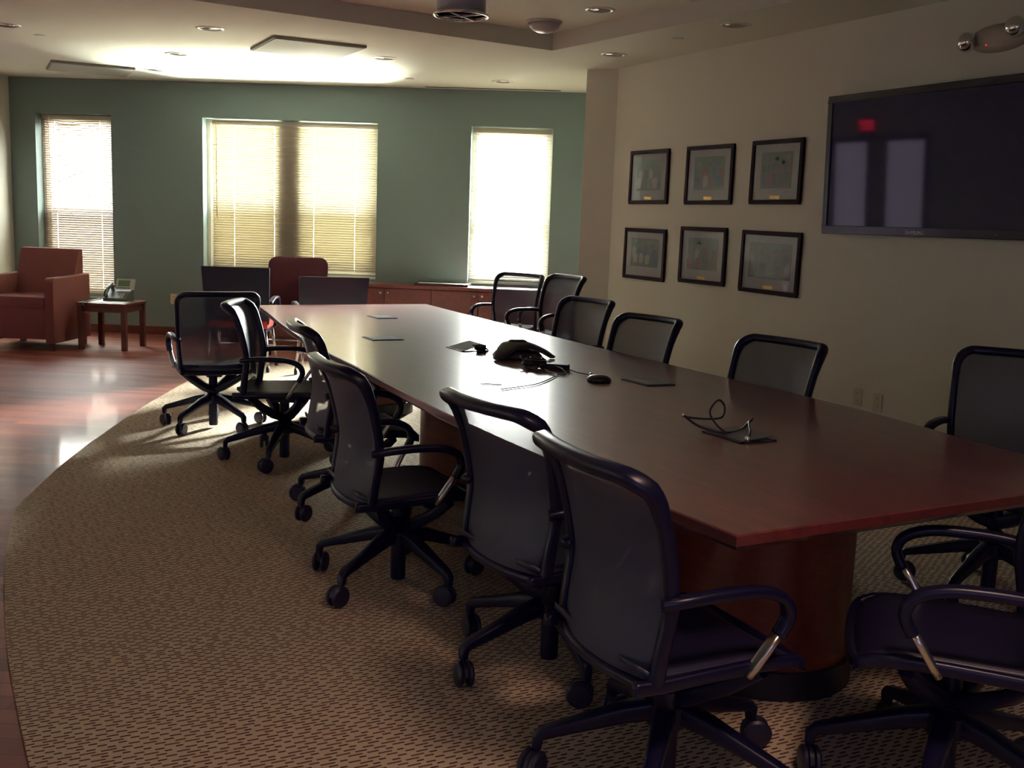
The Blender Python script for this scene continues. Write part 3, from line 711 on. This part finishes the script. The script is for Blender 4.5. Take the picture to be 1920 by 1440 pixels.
def make_chair():
    e = empty('mesh_conference_chair', (0, 0, 0))
    # back frame loop
    loop = []
    cr = .20
    corners = [(1, 0, -90), (1, 1, 0), (-1, 1, 90), (-1, 0, 180)]
    for cx, cv, a0 in corners:
        rx = .22 if cv else .11; rv = .115 if cv else .055
        ox, ov = cx*(1-rx), (1-rv if cv else rv)
        for k in range(7):
            a = radians(a0+90*k/6); loop.append(bpt(ox+rx*cos(a), ov+rv*sin(a)))
        # straight runs
        nx = corners[(corners.index((cx, cv, a0))+1) % 4]
        if nx[1] != cv:
            for k in range(1, 10):
                t = k/10; v0, v1 = (.07, .87) if cv == 0 else (.87, .07); loop.append(bpt(cx, v0+(v1-v0)*t))
        else:
            for k in (1, 2, 3): loop.append(bpt(cx*(.74 if cv else .84)*(1-k/2), cv))
    b = MB(); b.sweep(loop, rrect(.030, .038, .010, 2), up=(0, 1, .15), closed=True, scale=[1+.28*max(0, min(1, (p.z-.84)/.10)) for p in loop]); b.build('back_frame', M['black'], e, smooth=True)
    b = MB()
    def bm_(u, v):
        x = -1+2*u; vv = .03+.95*v; q = 1
        ex = max(0, (vv-.87)/.13); 
        if ex > 0: q = 1-.26*(1-math.sqrt(max(0, 1-ex*ex)))
        if vv < .07: q = 1-.16*(1-math.sqrt(max(0, 1-((.07-vv)/.07)**2)))
        p = bpt(x*q*.97, vv); p.y -= .012*(1-x*x); return p
    b.grid(bm_, 10, 14); b.build('backrest', M['mesh'], e, smooth=True)
    # seat
    def st(u, v):
        x = -.232+.464*u; t = v
        y = -.238+.498*t; z = .452+.012*t-.05*max(0, (t-.8)/.2)**2 + .10*max(0, (.07-t)/.07)**1 * .3
        z -= .012*(1-(2*u-1)**2)
        return (x, y, z)
    b = MB(); nu, nv = 8, 12
    top = [Vector(st(i/nu, j/nv)) for j in range(nv+1) for i in range(nu+1)]; bot = [p-Vector((0, 0, .018)) for p in top]
    q = len(top); fs = []
    I = lambda i, j: j*(nu+1)+i
    for j in range(nv):
        for i in range(nu):
            fs.append((I(i, j), I(i+1, j), I(i+1, j+1), I(i, j+1))); fs.append((q+I(i, j), q+I(i, j+1), q+I(i+1, j+1), q+I(i+1, j)))
    for i in range(nu): fs += [(I(i, 0), q+I(i, 0), q+I(i+1, 0), I(i+1, 0)), (I(i, nv), I(i+1, nv), q+I(i+1, nv), q+I(i, nv))]
    for j in range(nv): fs += [(I(0, j), I(0, j+1), q+I(0, j+1), q+I(0, j)), (I(nu, j), q+I(nu, j), q+I(nu, j+1), I(nu, j+1))]
    b.add(top+bot, fs); b.build('seat', M['seatmesh'], e, smooth=True)
    b = MB(); rail = [(-.236, -.262, .430), (-.240, -.18, .430), (-.242, -.05, .437), (-.242, .12, .443), (-.236, .21, .435), (-.20, .255, .412), (0, .268, .405), (.20, .255, .412), (.236, .21, .435), (.242, .12, .443), (.242, -.05, .437), (.240, -.18, .430), (.236, -.262, .430)]
    b.sweep(smoothp(rail, 4), rrect(.026, .036, .009, 2)); b.build('seat_frame', M['black'], e, smooth=True)
    # yoke
    b = MB()
    for sx in (-1, 1):
        for sy, yy in ((-1, -.155), (1, .13)):
            b.sweep([(0, 0, .262), (sx*.06, yy*.32, .290), (sx*.15, yy*.75, .355), (sx*.222, yy, .415)], rrect(.050, .042, .010, 2), scale=[1.2, 1.15, 1, .8])
    b.box(-.05, .05, -.07, .07, .365, .405); b.lathe([(.03, .28), (.03, .37)], 12)
    b.build('yoke', M['base_black'], e, auto=50)
    b = MB(); b.lathe([(.026, .20), (.030, .245), (.046, .25), (.050, .268), (.035, .285), (.02, .29)], 18); b.lathe([(.029, .018), (.031, .03), (.031, .20)], 16)
    b.build('gas_column', M['base_black'], e, auto=40)
    b = MB(); b.lathe([(.03, .165), (.058, .172), (.062, .20), (.060, .232), (.04, .244), (.028, .246)], 20); b.build('hub', M['base_black'], e, auto=40)
    for sx in (-1, 1):
        b = MB(); path = smoothp([(sx*.250, -.205, .640), (sx*.272, -.15, .650), (sx*.277, -.05, .656), (sx*.278, .06, .652), (sx*.278, .130, .626), (sx*.277, .152, .58), (sx*.272, .130, .53)], 5)
        b.sweep(path, rrect(.030, .040, .011, 2), up=(1, 0, 0)); a = b.build('armrest', M['black'], e, smooth=True)
        b = MB(); b.sweep([(sx*.272, .133, .54), (sx*.268, .105, .50), (sx*.258, .075, .45), (sx*.248, .06, .425)], rrect(.020, .034, .007, 2), up=(1, 0, 0), scale=[.95, 1, 1, 1]); o = b.build('arm_support', M['silver'], a, smooth=True)
        o['label'] = 'polished silver lower strut'
    # five legs and casters
    lg = MB()
    lg.sweep([(0, .035, .212), (0, .12, .196), (0, .24, .160), (0, .335, .132), (0, .350, .118), (0, .352, .088)], rrect(.042, .046, .009, 2), up=(1, 0, 0), scale=[1.3, 1.2, .95, .78, .72, .6])
    cs = MB()
    for s_ in (-1, 1):
        cs.lathe([(0, -.009), (.034, -.009), (.042, -.005), (.043, .003), (.036, .010), (.012, .012), (0, .012)], 18, Matrix.Translation((s_*.017, -.018, .044)) @ Matrix.Rotation(radians(90*s_), 4, 'Y'))
    cs.prism([(.036*cos(radians(a)), .036*sin(radians(a))) for a in range(20, 181, 20)], -.006, .006, Matrix.Translation((0, -.018, .046)) @ Matrix(((0, 0, 1, 0), (1, 0, 0, 0), (0, 1, 0, 0), (0, 0, 0, 1))))
    cs.lathe([(.010, .05), (.010, .10)], 8)
    l0 = c0_ = None
    for k in range(5):
        if k == 0:
            l0 = lg.build('leg', M['base_black'], e, auto=50); c0_ = cs.build('caster', M['caster'], l0, auto=40); l, c = l0, c0_
        else:
            l = l0.copy(); COL.objects.link(l); l.parent = e; c = c0_.copy(); COL.objects.link(c); c.parent = l
        c.location = (0, .352, 0)
    return e
proto = make_chair(); index_kids()

NAME_LIFT = ('leg', 'gas_column', 'hub', 'caster')
def place_chair(x, y, heading, lift, base, swv, label, first=False, group='black mesh swivel chairs around the table'):
    o = proto if first else copy_tree(proto)
    tag(o, label, 'chair', group)
    o.location = (x, y, .007); o.rotation_euler = (0, 0, radians(heading-90))
    rnd = random.Random(int(x*100)+int(y*10)); k = 0
    for ch in [c for c in COL.objects if c.parent == o]:
        st_ = ch.name.split('.')[0]
        if st_ == 'leg':
            ch.rotation_euler = (0, 0, radians(base+72*k-heading)); ch.location = (0, 0, 0)
            for cc in [c for c in COL.objects if c.parent == ch]: cc.rotation_euler = (0, 0, radians(swv[k] if swv else rnd.uniform(-180, 180)))
            k += 1
        elif st_ not in ('gas_column', 'hub'): ch.location = (0, 0, lift)
    return o
CHAIRS = [
 (1.49, 7.4, 87, 0, 5, None, 'black mesh chair farthest left, its back squarely to the viewer'),
 (1.69, 6.27, -25, 0.0, 24, None, 'black mesh chair at the left showing the shiny front of its backrest'),
 (1.74, 5.04, -8, 0, -16, None, 'black mesh chair squeezed in behind the wide five-star base, left side'),
 (1.54, 3.94, -1, -0.03, -5, None, 'black mesh chair mid left with whole five-star base on show'),
 (1.73, 2.99, 6, -0.03, -28, None, 'black mesh chair whose curved back overlaps the bright table reflection'),
 (1.64, 2.18, -3, -0.025, 10, None, 'nearest black mesh chair, bottom centre, silver arm strut before the pedestal'),
 (2.31, 1.83, 135, 0, -4, None, 'black mesh chair tucked under the near end, bottom right corner'),
 (3.80, 2.88, 207, 0.05, 52, None, 'black mesh chair at the right edge beyond the table, armrest showing'),
 (3.3, 3.97, 186, 0, 10, None, 'black mesh chair beyond the table below the lower right picture'),
 (3.33, 5.17, 187, 0, 30, None, 'black mesh chair beyond the table below the lower left picture'),
 (3.70, 6.47, 190, 0, 30, None, 'black mesh chair beyond the table at the cream wall corner'),
 (4.30, 7.86, 183, 0.09, 30, None, 'black mesh chair turned edge-on before the corner, between two others'),
 (4.6, 9.1, 209, 0.03, 10, None, 'black mesh chair farthest right with armrests, against the bright window'),
]
for i, c in enumerate(CHAIRS): place_chair(*c, first=(i == 0))

# ---------------------------------------------------------------- credenza under the windows
FLIP[0] = True
e = empty('credenza', gw(3.0, 0, 0), GANG, 'long low cherry credenza under the wide and right windows', 'cabinet')
L_ = 4.35
b = MB(); b.box(-.02, L_, .017, .47, .705, .742); b.build('worktop', M['cred'], e, bevel=.004)
b = MB(); b.box(0, L_-.02, .018, .43, .0, .705); b.build('carcass', M['cred'], e)
nd = 8; wd = (L_-.02)/nd
for k in range(nd):
    b = MB(); b.box(wd*k+.006, wd*(k+1)-.006, .43, .45, .10, .698); d = b.build('cabinet_door', M['cred'], e, bevel=.003)
    b = MB(); xx = wd*(k+1)-.045 if k % 2 == 0 else wd*k+.045
    b.lathe([(0, .03), (.013, .028), (.016, .020), (.008, .012), (.008, 0)], 12, Matrix.Translation((xx, .45, .645)) @ Matrix.Rotation(radians(-90), 4, 'X')); b.build('knob', M['knob'], d, smooth=True)
e = empty('serving_tray', gw(5.27, .22, .742), GANG, 'dark rimmed flat tray lying on the credenza by the right window', 'tray')
b = MB(); b.box(-.30, .30, -.17, .17, .0, .022); b.build('tray_base', M['paper'], e)
b = MB()
for a in ((-.31, .31, -.18, -.165), (-.31, .31, .165, .18), (-.31, -.295, -.18, .18), (.295, .31, -.18, .18)): b.box(*a, 0, .030)
b.build('rim', M['tray'], e, bevel=.004)

FLIP[0] = False
# ---------------------------------------------------------------- guest chairs at the far end
def guest(x, y, heading, label, backmat, seatmat, shell, W=.60, H=1.0, tilt=.10, arms=True, rounded=.010):
    e = empty('guest_chair', (x, y, 0), radians(heading-90), label, 'chair', 'red upholstered guest chairs')
    def panel(w, z0, z1, y0, y1, th, r, top=1.0):
        pts = rrect(w, z1-z0, r, 4); n = len(pts)
        vs = []
        for dd in (0, th):
            for u, v in pts:
                t = (v+(z1-z0)/2)/(z1-z0); sc = 1-(1-top)*(1-t)
                vs.append((u*sc, y0+(y1-y0)*t+dd-.03*(1-(u/(w/2))**2), z0+(z1-z0)*t))
        return vs, [list(range(n))[::-1], [n+i for i in range(n)]]+[(i, (i+1) % n, n+(i+1) % n, n+i) for i in range(n)]
    b = MB(); b.add(*panel(W-.03, .50, H-.02, -.20, -.20-tilt, .055, rounded*2, .94)); b.build('back_cushion', backmat, e, bevel=.01, auto=40)
    if shell:
        b = MB(); b.add(*panel(W, .46, H, -.222, -.222-tilt, .02, rounded, .93)); b.build('back_shell', M['shell'], e, auto=40)
    b = MB(); b.prism(rrect(W-.06, .50, .05), .42, .50); b.build('seat', seatmat, e, bevel=.015, auto=40)
    b = MB(); b.box(-W/2+.05, W/2-.05, -.22, .2, .385, .42); b.build('seat_pan', M['shell'], e)
    for sx in (-1, 1):
        if arms:
            b = MB(); b.sweep(smoothp([(sx*(W/2-.01), -.24, .66), (sx*W/2, -.1, .70), (sx*W/2, .10, .70), (sx*W/2, .17, .66), (sx*W/2, .14, .52), (sx*(W/2-.03), .08, .41)], 4), rrect(.028, .045, .010, 2), up=(1, 0, 0)); b.build('armrest', M['black'], e, smooth=True)
    for sx in (-1, 1):
        for yy in (-.22, .22):
            b = MB(); b.sweep([(sx*(W/2-.06), yy*.8, .40), (sx*(W/2-.03), yy*1.1, .07)], circ(.013, 10)); l = b.build('leg', M['chrome'], e, smooth=True)
            b = MB(); b.lathe([(0, -.014), (.028, -.014), (.033, 0), (.028, .014), (0, .014)], 14, Matrix.Translation((sx*(W/2-.03), yy*1.1, .036)) @ Matrix.Rotation(radians(90), 4, 'Y')); b.build('caster', M['caster'], l, smooth=True)
    b = MB(); b.sweep([(-W/2+.045, .20, .22), (W/2-.045, .20, .22)], circ(.010, 8)); b.build('stretcher', M['chrome'], e, smooth=True)
    return e
guest(2.34, 10.22, 66, 'guest chair with black shell back and red seat, left of two', M['red_fabric'], M['red_seat'], True, .63, 1.0, .10)
guest(2.95, 9.40, 80, 'guest chair with sheen on its low black back, at the table end', M['red_fabric'], M['red_seat'], True, .62, .965, .12)
guest(3.02, 10.80, 247, 'burgundy upholstered chair facing the table before the wide window', M['red_fabric'], M['red_fabric'], False, .66, 1.075, .10, rounded=.045)

# ---------------------------------------------------------------- lounge: armchair, side table, phone
e = empty('armchair', gw(1.035, 1.50, 0), GANG, 'rust velour club armchair at the left edge beside the window', 'armchair')
# local x = s direction, local y = -off (towards the wall is +y after the matrix below)
hw = .405; D0, D1 = -.44, .42      # front is -y... front faces the room
def A(b, x0, x1, o0, o1, z0, z1): b.box(x0, x1, -o1, -o0, z0, z1); return b
F = lambda o: o
b = MB(); A(b, -hw+.095, hw-.095, -.30, .40, .12, .46); b.build('seat_base', M['velour'], e, bevel=.02, auto=40)
b = MB(); A(b, -hw+.10, hw-.10, -.26, .41, .44, .565); b.build('seat_cushion', M['velour'], e, bevel=.03, auto=40)
for sx in (-1, 1):
    b = MB(); x0, x1 = (hw-.10, hw) if sx > 0 else (-hw, -hw+.10)
    pts = [(-.42, .08), (.42, .08), (.42, .73), (.38, .765), (0, .765), (-.42, .78)]
    vs = [(x, -p[0], p[1]) for x in (x0, x1) for p in pts]; n = len(pts)
    b.add(vs, [list(range(n)), [n+i for i in range(n)][::-1]]+[(i, (i+1) % n, n+(i+1) % n, n+i) for i in range(n)]); b.build('arm', M['velour'], e, bevel=.022, auto=40)
b = MB(); pts = [(-.24, .42), (-.10, .42), (-.33, 1.045), (-.43, 1.045), (-.43, .10), (-.30, .10)]
vs = [(x, -p[0], p[1]) for x in (-hw+.075, hw-.075) for p in pts]; n = len(pts)
b.add(vs, [list(range(n)), [n+i for i in range(n)][::-1]]+[(i, (i+1) % n, n+(i+1) % n, n+i) for i in range(n)]); b.build('backrest', M['velour'], e, bevel=.025, auto=40)
for sx in (-1, 1):
    for o_ in (-.36, .36):
        b = MB(); b.box(sx*(hw-.06)-.025, sx*(hw-.06)+.025, -o_-.025, -o_+.025, 0, .10); b.build('foot', M['base'], e)

ST = .505
e = empty('side_table', gw(1.82, 1.385, 0), GANG, 'square cherry side table carrying the desk telephone', 'side table')
b = MB(); b.box(-.27, .27, -.275, .275, ST-.03, ST); b.build('tabletop', M['cred'], e, bevel=.006)
b = MB()
for a in ((-.24, .24, -.245, -.225), (-.24, .24, .225, .245), (-.245, -.225, -.23, .23), (.225, .245, -.23, .23)): b.box(*a, ST-.10, ST-.03)
b.build('apron', M['base'], e)
for sx in (-1, 1):
    for sy in (-1, 1):
        b = MB(); b.box(sx*.235-.026, sx*.235+.026, sy*.24-.026, sy*.24+.026, 0, ST-.03); b.build('leg', M['base'], e, bevel=.004)
# phone: faces the room
PH = Matrix.Translation(gw(1.86, 1.30, ST)) @ Matrix.Rotation(GANG, 4, 'Z')
e = empty('desk_telephone', (0, 0, 0), 0, 'grey desk telephone with small green display on the side table', 'telephone'); e.matrix_world = PH
b = MB()     # wedge body, local -y faces the room
pts = [(-.11, .0), (.10, .0), (.10, .10), (.07, .13), (-.11, .035)]
vs = [(x, p[0], p[1]) for x in (-.13, .13) for p in pts]; n = 5
b.add(vs, [list(range(n)), [n+i for i in range(n)][::-1]]+[(i, (i+1) % n, n+(i+1) % n, n+i) for i in range(n)]); b.build('body', M['phone'], e, bevel=.006)
b = MB(); Tm = Matrix.Translation((-.105, -.005, .11)) @ Matrix.Rotation(radians(28), 4, 'X')
b.sweep([Tm @ Vector(p) for p in ((0, -.10, -.015), (0, -.085, .02), (0, 0, .032), (0, .085, .02), (0, .10, -.015))], rrect(.045, .03, .01, 2), up=(1, 0, 0), scale=[1.15, 1.1, .8, 1.1, 1.15]); b.build('handset', M['phone'], e, smooth=True)
b = MB(); Tm = Matrix.Translation((.055, .05, .175)) @ Matrix.Rotation(radians(-20), 4, 'X')
b.box(-.10, .10, -.012, .012, -.055, .065, Tm); d = b.build('display_housing', M['phone_l'], e, bevel=.006)
b = MB(); b.box(-.075, .055, -.0135, -.012, -.022, .045, Tm); b.build('lcd', M['lcd'], d)
b = MB()
for k in range(5): b.box(-.075+.028*k, -.058+.028*k, -.015, -.012, -.046, -.036, Tm)
b.build('soft_keys', M['phone'], d)
b = MB()
for i in range(3):
    for j in range(4): b.box(-.02+.03*i, .0+.03*i, -.002, .004, .0+.022*j, .012+.022*j, Matrix.Translation((.02, -.09, .045)) @ Matrix.Rotation(radians(-62), 4, 'X'))
b.build('keypad', M['phone_l'], e)
b = MB(); b.box(-.17, .17, -.10, .10, 0, .004); tag(b.build('paper_sheet', M['paper'], loc=gw(1.87, 1.535, ST+.0005)), 'white sheet of paper on the side table before the telephone', 'paper').rotation_euler = (0, 0, GANG)
o = cable('phone_cord', [gw(1.71, 1.40, ST+.02), gw(1.66, 1.50, ST+.012), gw(1.63, 1.58, ST+.007), gw(1.63, 1.655, ST+.008), gw(1.64, 1.672, ST-.02), gw(1.655, 1.672, ST-.05), gw(1.672, 1.672, ST-.02), gw(1.675, 1.652, ST+.009), gw(1.675, 1.60, ST+.007)], .006, 'grey coiled telephone cord drooping over the side table front', 'cord', 'phone')

# ---------------------------------------------------------------- light
w = bpy.data.worlds.new('daylight'); SC.world = w; w.use_nodes = True
N = w.node_tree.nodes; N['Background'].inputs['Color'].default_value = (.95, .98, .93, 1); N['Background'].inputs['Strength'].default_value = 36.0

def area(name, loc, rot, sx, sy, power, col, spread=180):
    l = bpy.data.lights.new(name, 'AREA'); l.shape = 'RECTANGLE'; l.size = sx; l.size_y = sy; l.energy = power; l.color = col; l.spread = radians(spread)
    o = bpy.data.objects.new(name, l); COL.objects.link(o); o.location = loc
    o.rotation_mode = 'QUATERNION'; o.rotation_quaternion = rot; return o
def look(fr, to): return (Vector(to)-Vector(fr)).to_track_quat('-Z', 'Y')
# light thrown up by the sunlit ground below the windows, over the wide window's slats
fr = gw(3.4, -2.6, -.35); area('ground_bounce_wide', fr, look(fr, gw(3.4, .9, HC)), 3.0, 1.6, 2300, (.98, 1, .86), 50)
fr = gw(.8, -2.2, .2); area('ground_bounce_left', fr, look(fr, gw(.9, .9, 2.3)), 1.2, 1.0, 300, (1, .96, .84), 90)
fr = Vector((8.8, 13.7, 2.95)); area('sky_glare_right', fr, look(fr, (1.5, 7.6, 0)), 2.0, 1.4, 1400, (.92, 1, .93), 50)
for i, o in enumerate(OPEN):
    l = bpy.data.lights.new('portal_%d' % i, 'AREA'); l.shape = 'RECTANGLE'; l.size = o[1]-o[0]; l.size_y = o[3]-o[2]; l.cycles.is_portal = True
    p = bpy.data.objects.new('portal_%d' % i, l); COL.objects.link(p); p.location = gw((o[0]+o[1])/2, -.26, (o[2]+o[3])/2)
    p.rotation_mode = 'QUATERNION'; p.rotation_quaternion = look((0, 0, 0), NV)
# warm light of the corridor behind the viewer
fr = Vector((1.6, .6, 2.95)); area('dim_downlight', fr, look(fr, (1.45, 1.5, 0)), .5, .5, 9, (1, .64, .48), 100)

fr = Vector((-.5, -2.3, 1.6)); area('violet_shadow_fill', fr, look(fr, (2.5, 4, 1.0)), 2.4, 1.8, 15, (.52, .46, 1), 170)  # violet fill added behind the camera to tint shadows, no real source

# ---------------------------------------------------------------- camera
F_ = 1977.; TH = radians(2.04); PI_ = radians(8.71); AZ = radians(27.4)
fh = Vector((sin(AZ), cos(AZ), 0)); r0 = Vector((cos(AZ), -sin(AZ), 0))
f = fh*cos(PI_)-Vector((0, 0, sin(PI_))); u0 = fh*sin(PI_)+Vector((0, 0, cos(PI_)))
r = r0*cos(TH)+u0*sin(TH); u = -r0*sin(TH)+u0*cos(TH)
cd = bpy.data.cameras.new('camera'); cam = bpy.data.objects.new('camera', cd); COL.objects.link(cam)
cam.matrix_world = Matrix(((r.x, u.x, -f.x, 0), (r.y, u.y, -f.y, 0), (r.z, u.z, -f.z, 1.5), (0, 0, 0, 1)))
cd.sensor_width = 36; cd.lens = F_/1920*36; cd.clip_start = .05; SC.camera = cam

SC.view_settings.view_transform = 'Standard'; SC.view_settings.look = 'None'; SC.view_settings.exposure = .45; SC.view_settings.gamma = 1; SC.view_settings.use_curve_mapping = False
cy = SC.cycles; cy.use_denoising = True; cy.max_bounces = 9; cy.diffuse_bounces = 5; cy.glossy_bounces = 4; cy.transparent_max_bounces = 16; cy.transmission_bounces = 4; cy.sample_clamp_indirect = 6; cy.caustics_reflective = False; cy.caustics_refractive = False
